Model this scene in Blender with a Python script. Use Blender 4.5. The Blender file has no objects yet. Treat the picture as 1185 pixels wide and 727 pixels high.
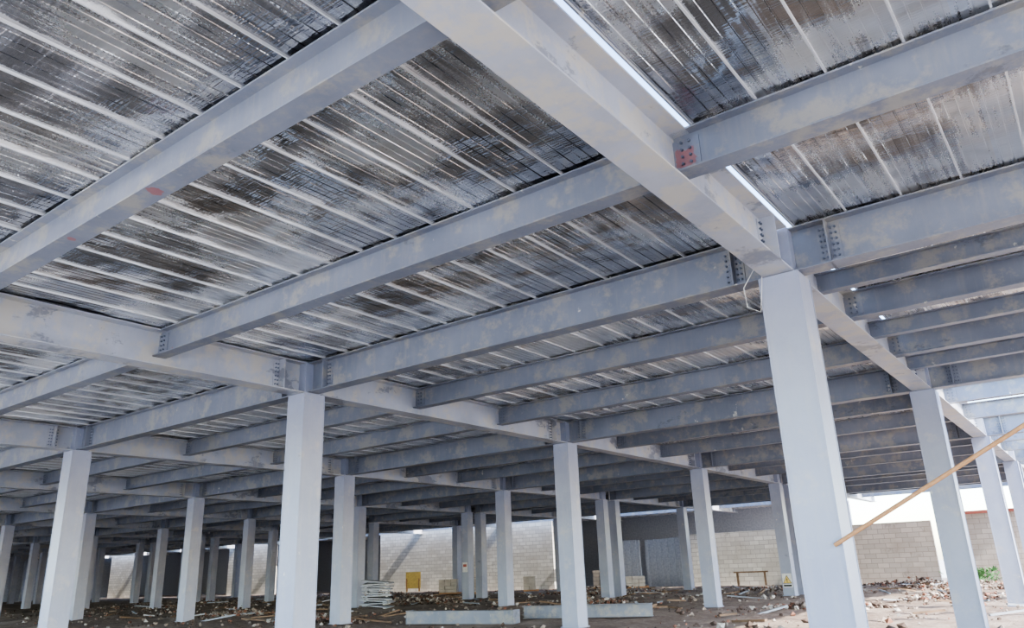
import bpy, bmesh, math, random
import numpy as np
from mathutils import Matrix, Vector, Euler
random.seed(4)
S=bpy.context.scene
D=8.82; W=9.0; H=4.69; TOP=5.27
f=886.12
M=np.array([[0.79683,0.60317,-0.03529],[-0.21839,0.23307,-0.94762],[-0.56335,0.76280,0.31745]])
C=np.array([2.5199,-9.0106,1.4392])
# ---------- materials
def mat(n):
    m=bpy.data.materials.new(n);m.use_nodes=True;nt=m.node_tree
    return m,nt,nt.nodes['Principled BSDF']
def N(nt,t,**k):
    n=nt.nodes.new(t)
    for a,b in k.items(): setattr(n,a,b)
    return n
def coords(nt,scale=(1,1,1),world=False):
    if world: g=N(nt,'ShaderNodeNewGeometry');out=g.outputs['Position']
    else: g=N(nt,'ShaderNodeTexCoord');out=g.outputs['Object']
    mp=N(nt,'ShaderNodeMapping');mp.inputs['Scale'].default_value=scale
    nt.links.new(out,mp.inputs['Vector']);return mp.outputs[0]
def noise(nt,vec,scale,detail=4,rough=.5):
    n=N(nt,'ShaderNodeTexNoise');n.inputs['Scale'].default_value=scale;n.inputs['Detail'].default_value=detail;n.inputs['Roughness'].default_value=rough
    nt.links.new(vec,n.inputs['Vector']);return n.outputs['Fac']
def math2(nt,op,a,b):
    n=N(nt,'ShaderNodeMath',operation=op)
    for i,v in enumerate((a,b)):
        if hasattr(v,'links'): nt.links.new(v,n.inputs[i])
        else: n.inputs[i].default_value=v
    return n.outputs[0]
def ramp(nt,fac,stops):
    r=N(nt,'ShaderNodeValToRGB');e=r.color_ramp.elements
    while len(e)<len(stops): e.new(.5)
    for i,(p,c) in enumerate(stops):
        e[i].position=p;e[i].color=(c[0],c[1],c[2],1) if hasattr(c,'__len__') else (c,c,c,1)
    nt.links.new(fac,r.inputs[0]);return r.outputs[0]
def mix(nt,fac,a,b):
    m=N(nt,'ShaderNodeMix',data_type='RGBA')
    nt.links.new(fac,m.inputs[0])
    for i,v in ((6,a),(7,b)):
        if hasattr(v,'links'): nt.links.new(v,m.inputs[i])
        else: m.inputs[i].default_value=(*v,1)
    return m.outputs[2]
def bump(nt,b,h,dist,strength=1,prev=None):
    n=N(nt,'ShaderNodeBump');n.inputs['Distance'].default_value=dist;n.inputs['Strength'].default_value=strength
    nt.links.new(h,n.inputs['Height'])
    if prev: nt.links.new(prev,n.inputs['Normal'])
    nt.links.new(n.outputs[0],b.inputs['Normal']);return n.outputs[0]
def steel(name,base,dark,stain,amt,rough=.42,marks=(),wear=.6,wk=.6):
    m,nt,b=mat(name);v=coords(nt,world=True)
    c=ramp(nt,noise(nt,v,1.1,6,.6),[(.3,dark),(.7,base)])
    s=ramp(nt,noise(nt,v,2.3,8,.7),[(amt,0),(amt+.1,.7)])
    c=mix(nt,s,c,stain)
    s2=ramp(nt,noise(nt,coords(nt,(1,1,1.7),True),.8,9,.7),[(wear,0),(wear+.03,wk)])
    c=mix(nt,s2,c,tuple(x*.6 for x in dark))
    s4=ramp(nt,noise(nt,coords(nt,(9,9,.9),True),1,5,.7),[(.5,0),(.75,.35)])
    c=mix(nt,s4,c,stain)
    s3=ramp(nt,noise(nt,coords(nt,(1.3,1,1),True),3.1,5,.6),[(.69,0),(.73,.8)])
    c=mix(nt,s3,c,(.65,.62,.55))
    nz=noise(nt,v,9,5,.7)
    for p,r in marks:
        vd=N(nt,'ShaderNodeVectorMath',operation='DISTANCE');nt.links.new(v,vd.inputs[0]);vd.inputs[1].default_value=p
        dd=math2(nt,'ADD',vd.outputs['Value'],math2(nt,'MULTIPLY',nz,r*1.6))
        k=math2(nt,'MULTIPLY',math2(nt,'LESS_THAN',dd,r*1.55),.55)
        c=mix(nt,k,c,(.34,.07,.06))
    nt.links.new(c,b.inputs['Base Color']);b.inputs['Roughness'].default_value=rough
    bump(nt,b,noise(nt,v,12,4),.004,.4);return m
marks=[((-3.8,-5.9,4.87),.1),((-5.4,-5.9,4.87),.06),((.12,-2.94,5.0),.15),((-8.6,-2.95,4.9),.05),((-1.2,-.1,4.9),.06)]
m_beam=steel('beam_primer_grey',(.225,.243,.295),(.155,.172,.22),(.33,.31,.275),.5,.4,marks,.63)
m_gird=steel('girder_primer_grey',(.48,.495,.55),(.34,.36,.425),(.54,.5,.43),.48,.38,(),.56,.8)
m_col=steel('column_primer_white',(.35,.38,.48),(.285,.315,.415),(.42,.415,.44),.56,.38,(),.65)
m_bolt,nt,b=mat('bolt_steel');b.inputs['Base Color'].default_value=(.13,.15,.2,1);b.inputs['Metallic'].default_value=.3;b.inputs['Roughness'].default_value=.5
# deck
m_deck,nt,b=mat('galvanised_deck')
b.inputs['Metallic'].default_value=1
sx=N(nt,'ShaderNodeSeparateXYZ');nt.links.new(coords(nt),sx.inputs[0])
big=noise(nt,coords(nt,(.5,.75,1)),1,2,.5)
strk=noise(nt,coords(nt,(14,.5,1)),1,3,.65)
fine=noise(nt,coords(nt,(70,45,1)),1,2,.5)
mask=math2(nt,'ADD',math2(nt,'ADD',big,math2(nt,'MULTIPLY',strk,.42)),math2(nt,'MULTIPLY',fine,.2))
refl_shift=math2(nt,'MULTIPLY',math2(nt,'GREATER_THAN',sx.outputs[1],0.0),.09)  # paints the farther bays lighter to stand for their silvery reflections
refl_mk=ramp(nt,math2(nt,'ADD',math2(nt,'SUBTRACT',mask,.295),refl_shift),[(.45,0),(.58,1)])  # comb-edged light and dark reflection patches painted into the deck colour
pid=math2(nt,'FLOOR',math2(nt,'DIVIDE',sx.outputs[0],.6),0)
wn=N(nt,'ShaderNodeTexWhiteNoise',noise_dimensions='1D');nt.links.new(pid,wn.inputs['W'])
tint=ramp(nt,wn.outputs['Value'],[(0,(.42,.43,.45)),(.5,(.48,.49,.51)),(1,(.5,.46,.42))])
refl_lite=ramp(nt,wn.outputs['Value'],[(0,(.92,.94,.96)),(1,(.95,.93,.89))])
nt.links.new(mix(nt,refl_mk,tint,refl_lite),b.inputs['Base Color'])
nt.links.new(ramp(nt,refl_mk,[(0,.15),(1,.3)]),b.inputs['Roughness'])
b1=bump(nt,b,noise(nt,coords(nt,(14,.6,1)),1,1),.005)
b2=bump(nt,b,noise(nt,coords(nt,(5,38,1)),1,1),.006,1,b1)
bump(nt,b,noise(nt,coords(nt,(.8,1.1,1)),1,2),.22,1,b2)
m_seam,nt,b=mat('deck_seam_zinc');b.inputs['Metallic'].default_value=.5;b.inputs['Base Color'].default_value=(.85,.86,.88,1);b.inputs['Roughness'].default_value=.4
# ground
m_gr,nt,b=mat('dirt_ground')
v=coords(nt,world=True)
c=ramp(nt,noise(nt,v,.35,8,.65),[(.3,(.13,.09,.07)),(.5,(.21,.158,.125)),(.7,(.36,.3,.25))])
c2=ramp(nt,noise(nt,v,6,6,.7),[(.45,0),(.7,.5)]);c=mix(nt,c2,c,(.4,.34,.3));nt.links.new(c,b.inputs['Base Color'])
b.inputs['Roughness'].default_value=.95;bump(nt,b,noise(nt,v,5,8,.7),.08)
m_out,nt,b=mat('concrete_yard');v=coords(nt,world=True)
nt.links.new(ramp(nt,noise(nt,v,.3,8,.6),[(.3,(.42,.4,.37)),(.7,(.56,.54,.5))]),b.inputs['Base Color']);b.inputs['Roughness'].default_value=.9
# block wall
def blockwall(name,c1,c2,mo,st):
    m,nt,b=mat(name)
    g=N(nt,'ShaderNodeNewGeometry');sx=N(nt,'ShaderNodeSeparateXYZ');nt.links.new(g.outputs['Position'],sx.inputs[0])
    ad=math2(nt,'ADD',sx.outputs[0],sx.outputs[1])
    cx=N(nt,'ShaderNodeCombineXYZ');nt.links.new(ad,cx.inputs[0]);nt.links.new(sx.outputs[2],cx.inputs[1])
    br=N(nt,'ShaderNodeTexBrick');nt.links.new(cx.outputs[0],br.inputs['Vector'])
    br.inputs['Scale'].default_value=1;br.inputs['Brick Width'].default_value=.62;br.inputs['Row Height'].default_value=.27;br.inputs['Mortar Size'].default_value=.014
    br.inputs['Color1'].default_value=(*c1,1);br.inputs['Color2'].default_value=(*c2,1);br.inputs['Mortar'].default_value=(*mo,1)
    c=mix(nt,ramp(nt,noise(nt,g.outputs['Position'],.6,6,.6),[(.45,0),(.7,.75)]),br.outputs[0],st)
    c=mix(nt,ramp(nt,noise(nt,g.outputs['Position'],1.5,8,.75),[(.58,0),(.66,.5)]),c,tuple(x*.55 for x in st))
    nt.links.new(c,b.inputs['Base Color']);b.inputs['Roughness'].default_value=.9
    return m
m_wall=blockwall('white_block_wall',(.68,.67,.64),(.5,.49,.47),(.3,.29,.28),(.44,.41,.37))
m_wallp=blockwall('pinkish_block_wall',(.56,.5,.46),(.43,.38,.35),(.28,.25,.23),(.35,.29,.25))
def plain(n,c,r=.8,metal=0,var=.25,sc=8):
    m,nt,b=mat(n);v=coords(nt)
    nt.links.new(ramp(nt,noise(nt,v,sc,5),[(.3,tuple(x*(1-var) for x in c)),(.7,c)]),b.inputs['Base Color']);b.inputs['Roughness'].default_value=r;b.inputs['Metallic'].default_value=metal;return m
m_dark=plain('dark_backdrop',(.34,.37,.44))  # for backdrop walls added to keep the far openings dark
m_wood=plain('raw_timber',(.5,.27,.13),.7,0,.3,15)
m_scrap=plain('weathered_timber',(.3,.2,.13),.8,0,.5,3)
m_rub=plain('rubble_stone',(.4,.33,.28),.95,0,.6,3)
m_rubw=plain('broken_block',(.6,.56,.52),.95,0,.3,3)
m_rubd=plain('dark_clod',(.12,.083,.067),.95,0,.4,3)
m_brick=plain('broken_red_brick',(.34,.17,.12),.95,0,.4,3)
m_yel=plain('yellow_board',(.8,.6,.2)); m_green=plain('green_leaf',(.08,.22,.07)); m_red=plain('red_paint',(.42,.13,.1))
m_white=plain('white_sheet',(.8,.8,.78),.6); m_blk=plain('black_paint',(.02,.02,.02),.5)
m_grey=plain('grey_sheet_steel',(.36,.385,.43),.5,.3)
# ---------- mesh helpers
class MB:
    def __init__(s): s.v=[];s.f=[];s.mi=[]
    def box(s,a,b,mi=0,M=None):
        x0,y0,z0=a;x1,y1,z1=b;n=len(s.v)
        vs=[(x0,y0,z0),(x1,y0,z0),(x1,y1,z0),(x0,y1,z0),(x0,y0,z1),(x1,y0,z1),(x1,y1,z1),(x0,y1,z1)]
        if M: vs=[tuple(M@Vector(q)) for q in vs]
        s.v+=vs
        for q in ((0,3,2,1),(4,5,6,7),(0,1,5,4),(1,2,6,5),(2,3,7,6),(3,0,4,7)): s.f.append([n+i for i in q]);s.mi.append(mi)
    def prism(s,c,ax,r,h,k=6,mi=0):
        n=len(s.v);u=[(1,2),(2,0),(0,1)][ax]
        for e in (-h/2,h/2):
            for i in range(k):
                p=list(c);p[ax]+=e;p[u[0]]+=r*math.cos(i*2*math.pi/k);p[u[1]]+=r*math.sin(i*2*math.pi/k);s.v.append(tuple(p))
        s.f.append([n+i for i in range(k)][::-1]);s.mi.append(mi);s.f.append([n+k+i for i in range(k)]);s.mi.append(mi)
        for i in range(k): j=(i+1)%k;s.f.append([n+i,n+j,n+k+j,n+k+i]);s.mi.append(mi)
    def rock(s,c,r,mi=0,flat=1):
        n=len(s.v);E=Euler((random.uniform(0,6),random.uniform(0,6),random.uniform(0,6))).to_matrix()
        pts=[(1,0,0),(-1,0,0),(0,1,0),(0,-1,0),(0,0,1),(0,0,-1)]
        for q in pts:
            w=E@(Vector(q)*r*random.uniform(.6,1.2));s.v.append((c[0]+w.x,c[1]+w.y,c[2]+w.z*flat))
        for q in ((0,2,4),(2,1,4),(1,3,4),(3,0,4),(2,0,5),(1,2,5),(3,1,5),(0,3,5)): s.f.append([n+i for i in q]);s.mi.append(mi)
    def mesh(s,name,mats):
        m=bpy.data.meshes.new(name);m.from_pydata(s.v,[],s.f)
        for x in mats:m.materials.append(x)
        m.polygons.foreach_set('material_index',s.mi);m.update();return m
def ob(name,me,loc=(0,0,0),rot=(0,0,0)):
    o=bpy.data.objects.new(name,me);o.location=loc;o.rotation_euler=rot;S.collection.objects.link(o);return o
def tube(name,pts,r,mt):
    c=bpy.data.curves.new(name,'CURVE');c.dimensions='3D';c.bevel_depth=r;c.bevel_resolution=3;c.use_fill_caps=True
    s=c.splines.new('POLY');s.points.add(len(pts)-1)
    for p,q in zip(s.points,pts): p.co=(*q,1)
    c.materials.append(mt);return ob(name,c)
def ibeam(L,d,bf,stub=0,bolts=True,tf=.018,tw=.012,slits=(0,1)):
    m=MB()
    m.box((0,-bf/2,-tf),(L,bf/2,0));m.box((0,-bf/2,-d),(L,bf/2,-d+tf));m.box((0,-tw/2,-d+tf),(L,tw/2,-tf))
    if bolts:
      ends=((stub if stub else .12),L-(stub if stub else .12))
      for q in slits:
        e=ends[q]
        if stub: m.box((e-.01,-bf/2,-d),(e+.01,bf/2,0))
        for side in (-1,1):
            y=side*(tw/2+.008)
            m.box((e-.13 ,min(side*tw/2,y*1.4),-d+.06),(e+.13,max(side*tw/2,y*1.4),-.06))
            nb=4 if d<.5 else 6
            for i in range(nb):
                for dx in (-.09,-.04,.04,.09) if stub else (-.04,.04):
                    m.prism((e+dx,side*(tw/2+.025),-.1-(d-.2)*i/(nb-1)),1,.014,.024,6,1)
    return m
def column(h=TOP-.02,p=.46,q=.46):
    m=MB()
    m.box((-p/2,-q/2,0),(p/2,q/2,H-.01))
    m.box((-p/2+.06,-q/2+.05,H-.01),(p/2-.06,q/2-.05,h+.02))
    m.box((-p/2-.04,-q/2-.04,0),(p/2+.04,q/2+.04,.025))
    for sx in (-1,1):
        for sy in (-1,1):
            cx=sx*p/2;cy=sy*q/2
            m.box((cx-.008,cy-.008,.03),(cx+.008,cy+.008,H-.02))
    return m.mesh('steel_column',[m_col,m_bolt])
cm=column()
rowsY=[-D,0,D,2*D,3*D-.6,3*D+.6,4*D]
NB=12
for i in range(-1,NB+1):
    for y in rowsY: ob('steel_column',cm,(-W*i,y,0))
gm=ibeam(D-.4,.58,.36,.45,slits=(1,)).mesh('steel_girder',[m_gird,m_bolt])
for i in range(-1,NB+1):
    for j in range(-1,5):
        ob('steel_girder',gm,(-W*i,j*D+.2,TOP),(0,0,math.pi/2))
main=ibeam(W-.34,.56,.27,.42).mesh('steel_main_beam',[m_beam,m_bolt])
sec=ibeam(W-.03,.42,.22,0).mesh('steel_secondary_beam',[m_beam,m_bolt])
slim=ibeam(W-.03,.27,.16,0,False).mesh('steel_slim_beam',[m_beam,m_bolt])
for i in range(-1,NB):
    x=-W*(i+1)
    for k in range(-3,15):
        y=k*D/3
        if k%3==0: ob('steel_main_beam',main,(x+.17,y,TOP))
        else: ob('steel_secondary_beam',sec,(x+.015,y,TOP))
for y in (1.47,4.41,7.35): ob('steel_slim_beam',slim,(.015,y,TOP-.12))
# deck
def deck(name,x0,x1,y0,y1):
    P=[];x=x0;seg=[]
    q=[(0,0),(0,-.022),(.016,-.022),(.018,0),(.1,0),(.105,.006),(.115,.006),(.12,0),(.2,0),(.202,.012),(.212,.012),(.214,0),(.31,0),(.315,.006),(.325,.006),(.33,0),(.4,0),(.402,.012),(.412,.012),(.414,0),(.5,0),(.505,.006),(.515,.006),(.52,0)]
    while x<x1-.01:
        for k,(a,z) in enumerate(q):
            P.append((x+a,z));seg.append(1 if k<3 else 0)
        x+=.6
    P.append((x1,0))
    v=[];fc=[]
    for y in (y0,y1): v+=[(a,y,z) for a,z in P]
    n=len(P)
    for i in range(n-1): fc.append((i,n+i,n+i+1,i+1))
    k=len(v);v+=[(x0,y0,.1),(x1,y0,.1),(x1,y1,.1),(x0,y1,.1)];fc.append((k,k+1,k+2,k+3))
    fc+= [(0,k,k+3,n),(n-1,2*n-1,k+2,k+1)];seg+=[0]*3
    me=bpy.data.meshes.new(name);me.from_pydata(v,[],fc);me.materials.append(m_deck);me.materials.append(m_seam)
    me.polygons.foreach_set('material_index',seg[:len(fc)]);me.update()
    return ob(name,me,(0,0,TOP+.026))
deck('ceiling',-108,-.02,-9.3,40)  # stops short of the block walls: unseen gap added to daylight them
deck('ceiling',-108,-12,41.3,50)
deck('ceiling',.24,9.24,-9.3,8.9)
m=MB();m.box((.225,-9.3,TOP+.01),(.24,8.9,TOP+.13));m.box((.225,-9.3,TOP+.005),(.27,8.9,TOP+.015))
ob('deck_edge_angle',m.mesh('deck_edge_angle',[m_beam]))
# walls
def wall(name,x0,x1,y,z1,mt,th=.24):
    m=MB();m.box((x0,y,-.05),(x1,y+th,z1));return ob(name,m.mesh(name,[mt]))
wall('wall_backdrop',-110,-12,50,5.4,m_dark)  # backdrop added behind the block walls so the openings read dark
m=MB();m.box((-108.4,-9,-.05),(-108.2,50,5.4));ob('wall_left',m.mesh('wall_left',[m_dark]))
for a,b,z,mt in ((-98,-91,5,m_wall),(-73,-65,5,m_wall),(-50,-41,4.9,m_wall),(-39.5,-31.4,4.9,m_wall),(-20.6,-11,3.3,m_wall),(-11,-5.6,3.3,m_wallp),(-5.2,9,3.6,m_wallp)): wall('wall_block',a,b,41,z,mt)
for x in (-57.6,-28,-24.5):
    m=MB()
    for i in range(12): m.box((x+i*.25,42.6+.05*(i%2),0),(x+i*.25+.25,42.7+.05*(i%2),3.2))
    ob('sheet_metal_hoarding',m.mesh('sheet_metal_hoarding',[m_grey]))
# ground
nx,ny=300,150
v=[];fc=[]
rr=np.random.RandomState(1)
from mathutils import noise as mn
def gz(x,y):
    return .10*mn.noise(Vector((x*.25,y*.25,3)))+.07*mn.noise(Vector((x*1.1,y*1.1,8)))
for j in range(ny+1):
    for i in range(nx+1):
        x=-75+78*i/nx;y=2+39*j/ny
        v.append((x,y,gz(x,y)+rr.rand()*.04-.03))
for j in range(ny):
    for i in range(nx): a=j*(nx+1)+i;fc.append((a,a+1,a+nx+2,a+nx+1))
me=bpy.data.meshes.new('ground');me.from_pydata(v,[],fc);me.materials.append(m_gr);ob('ground',me)
m=MB();m.box((-110,-9.5,-.3),(10,52,-.06));ob('floor',m.mesh('floor',[m_gr]))
m=MB();m.box((-300,-300,-.5),(300,300,-.31));ob('ground_yard',m.mesh('ground_yard',[m_out]))
# rubble, one object
rb=MB()
PAL=[(-35,33.2),(-32.8,33.5),(-30,36.2),(-26,38.8),(-23.5,38.8),(-24.2,16.3),(-43.5,38.5),(-15.6,39)]
def clear(x,y):
    cx=x-round(x/9)*9
    if abs(cx)<.4 and min(abs(y-q) for q in rowsY)<.4: return False
    if -15.6<x<-7.8 and 8.7<y<13: return False
    if any(abs(x-a)<1.3 and abs(y-b)<1.3 for a,b in PAL): return False
    return True
for _ in range(7500):
    x=random.uniform(-60,2.5);y=random.uniform(6,40)
    if mn.noise(Vector((x*.3,y*.3,1)))<-.05 and random.random()<.7: continue
    if not clear(x,y): continue
    r=random.choice((.02,.03,.04,.06,.09))*random.uniform(.7,1.4)
    rb.rock((x,y,gz(x,y)+r*.3),r,random.choice((0,0,0,1,2,2,2,5)),.8)
def pile(cx,cy,rx,ry,h,n=260):
    for _ in range(n):
        a=random.uniform(0,6.28);q=random.random()**.6
        x=cx+rx*q*math.cos(a);y=cy+ry*q*math.sin(a);r=random.uniform(.04,.12)
        if clear(x,y): rb.rock((x,y,random.uniform(0,h*(1-q)+.05)),r,random.choice((0,0,1,2,2,5)),.8)
for a in ((-3.2,31,2.6,2.5,.4),(-21,31,4,2,.6),(-27,22,3,1.5,.45),(-20,9.5,2.5,1,.3),(-38,30,4,2,.5),(-11,33,3,2,.35),(-6,37,3,1.5,.4),(-5,17,2,1.2,.15),(-15.5,20,2,1,.3),(-28,12,3,1.2,.3),(-2,22,2,1.5,.25)): pile(*a)
for _ in range(210):
    x=random.uniform(-50,2);y=random.uniform(9,38);l=random.uniform(.4,1.8)
    MM=Matrix.Translation((x,y,gz(x,y)+.07))@Euler((0,random.uniform(-.15,.15),random.uniform(0,3.1))).to_matrix().to_4x4()
    if clear(x,y): rb.box((-l/2,-.04,-.02),(l/2,.04,.03),random.choice((3,3,4)),MM)
ob('rubble_debris',rb.mesh('rubble_debris',[m_rub,m_rubw,m_rubd,m_scrap,m_grey,m_brick]))
# loose steel beams on ground
lb=ibeam(3.9,.36,.3,0,False).mesh('loose_steel_beam',[m_beam,m_bolt])
def box_beam(L,mt):
    m=MB();m.box((0,-.17,0),(L,.17,.36));m.box((-.015,-.19,-.01),(0,.19,.38));m.box((L,-.19,-.01),(L+.015,.19,.38));m.box((0,-.2,.345),(L,.2,.362));return m.mesh('loose_box_beam',[mt])
ob('loose_box_beam',box_beam(3.75,m_beam),(-15.3,9.25,.0),(0,0,math.atan2(.5,3.7)))
ob('loose_steel_beam',lb,(-12.3,11.1,.4),(0,0,math.atan2(1.4,3.9)))
m=MB()
for i in range(11):
    MM=Matrix.Translation((0,0,.12+i*.1))@Euler((random.uniform(-.05,.05),random.uniform(-.09,.09)+.06,random.uniform(-.25,.25))).to_matrix().to_4x4()
    m.box((-.65,-.4,-.02),(.65,.4,.03),0,MM)
    m.box((-.5,-.3,-.07),(-.4,.3,-.02),0,MM);m.box((.4,-.3,-.07),(.5,.3,-.02),1,MM)
ob('metal_sheet_stack',m.mesh('metal_sheet_stack',[m_grey,m_white]),(-24.2,16.3,.05),(0,0,.6))
m=MB();m.box((-.6,-.05,.25),(.6,.05,1.5));[m.box((s*.5-.04,-.3,0),(s*.5+.04,-.22,1.0),1) for s in(-1,1)];[m.box((s*.5-.04,.06,0),(s*.5+.04,.12,.5),1) for s in(-1,1)]
for s in (-1,1): m.box((s*.5-.04,-.25,.8),(s*.5+.04,-.03,.86),1)
ob('yellow_notice_board',m.mesh('yellow_notice_board',[m_yel,m_wood]),(-43.5,38.5,.1),(0,0,.6))
def blocks(n,loc,nx,nz):
    m=MB();m.box((-.6,-.5,0),(nx*.42-.4,.5,.1),1)
    for i in range(nx):
        for k in range(nz):
            for j in (0,1):
                o=random.uniform(-.02,.02);m.box((-.6+i*.42+o,-.48+j*.48,.1+k*.22),(-.2+i*.42+o,-.02+j*.48,.3+k*.22))
    ob(n,m.mesh(n,[m_rubw if nz<5 else m_wallp,m_wood]),loc,(0,0,.6))
blocks('block_pallet',(-35,33.2,.05),3,4);blocks('block_pallet',(-32.8,33.5,.05),2,5);blocks('block_pallet',(-30,36.2,.05),2,4);blocks('block_pallet',(-26,38.8,.05),4,5);blocks('block_pallet',(-23.5,38.8,.05),3,3)
m=MB();m.box((-1,-.3,.75),(1,.3,.83))
for sx in(-.8,.8):
    for sy in(-.25,.25): m.box((sx-.05,sy-.05,0),(sx+.05,sy+.05,.75))
    m.box((sx-.04,-.25,.3),(sx+.04,.25,.38))
ob('timber_trestle_table',m.mesh('timber_trestle_table',[m_scrap]),(-15.6,39,.05),(0,0,.3))
m=MB();m.box((-.2,-.02,-.28),(.2,0,.28),0)
n=len(m.v);m.v+=[(-.16,-.026,-.1),(.16,-.026,-.1),(0,-.026,.18)];m.f.append([n,n+1,n+2]);m.mi.append(1)
n=len(m.v);m.v+=[(-.19,-.022,-.125),(.19,-.022,-.125),(0,-.022,.22)];m.f.append([n,n+1,n+2]);m.mi.append(2)
m.box((-.015,-.03,-.02),(.015,-.027,.08),2);m.box((-.015,-.03,-.07),(.015,-.027,-.04),2);m.box((-.17,-.026,-.24),(.17,-.022,-.17),2)
ob('warning_sign',m.mesh('warning_sign',[m_white,m_yel,m_blk]),(-9,3*D-.6-.235,.62));
m=MB();m.box((-.18,-.02,-.26),(.18,0,.26),0);m.box((-.12,-.024,.02),(.12,-.02,.16),1)
ob('notice_sign',m.mesh('notice_sign',[m_white,m_red]),(-27,3*D-.6-.235,1.7))
tube('bamboo_pole',[(.16,-.27,1.57),(2.1,-.24,2.6),(4,-.16,3.6),(6.15,-.08,4.66)],.022,m_wood)
tube('loose_cable',[(-.2,-.25,4.9),(-.42,-.26,4.6),(-.4,-.27,4.35),(-.25,-.27,4.25),(-.21,-.26,4.5),(-.18,-.25,4.72)],.005,m_white)
m=MB()
for _ in range(200):
    x=random.gauss(0,.6);y=random.gauss(0,.4);z=random.uniform(.1,.7)
    MM=Matrix.Translation((x,y,z))@Euler((random.uniform(-1,1),random.uniform(-1,1),random.uniform(0,6))).to_matrix().to_4x4()
    m.box((-.12,-.03,0),(.12,.03,.006),0,MM)
for i in range(12): m.prism((random.gauss(0,.5),random.gauss(0,.3),.3),2,.012,.7,5,0)
ob('weed_bush',m.mesh('weed_bush',[m_green]),(-3.4,39.2,0))
m=MB();m.box((-4.2,40.9,3.5),(5,41,3.66));m.box((-4.2,40.9,3.1),(-4.1,41,3.66));ob('red_safety_rail',m.mesh('red_safety_rail',[m_red]))
# light
w=bpy.data.worlds.new('sky');S.world=w;w.use_nodes=True;nt=w.node_tree
sk=N(nt,'ShaderNodeTexSky');sk.sky_type='NISHITA';sk.sun_disc=False;sk.sun_elevation=math.radians(42);sk.sun_rotation=math.radians(100)
nt.links.new(sk.outputs[0],nt.nodes['Background'].inputs[0]);nt.nodes['Background'].inputs[1].default_value=1.7
L=bpy.data.lights.new('sun','SUN');L.energy=17;L.angle=.01;L.color=(1,.94,.85)
lo=ob('sun',L);d=Vector((-.88,.06,-.8));lo.rotation_euler=d.to_track_quat('-Z','Y').to_euler()
try: S.view_settings.look='AgX - Medium High Contrast'
except Exception as e: print(e)
# camera
cam=bpy.data.cameras.new('camera');cam.sensor_width=36;cam.lens=f/1185*36;cam.clip_end=800
co=ob('camera',cam);R=Matrix(((M[0][0],-M[1][0],-M[2][0],C[0]),(M[0][1],-M[1][1],-M[2][1],C[1]),(M[0][2],-M[1][2],-M[2][2],C[2]),(0,0,0,1)))
co.matrix_world=R;S.camera=co
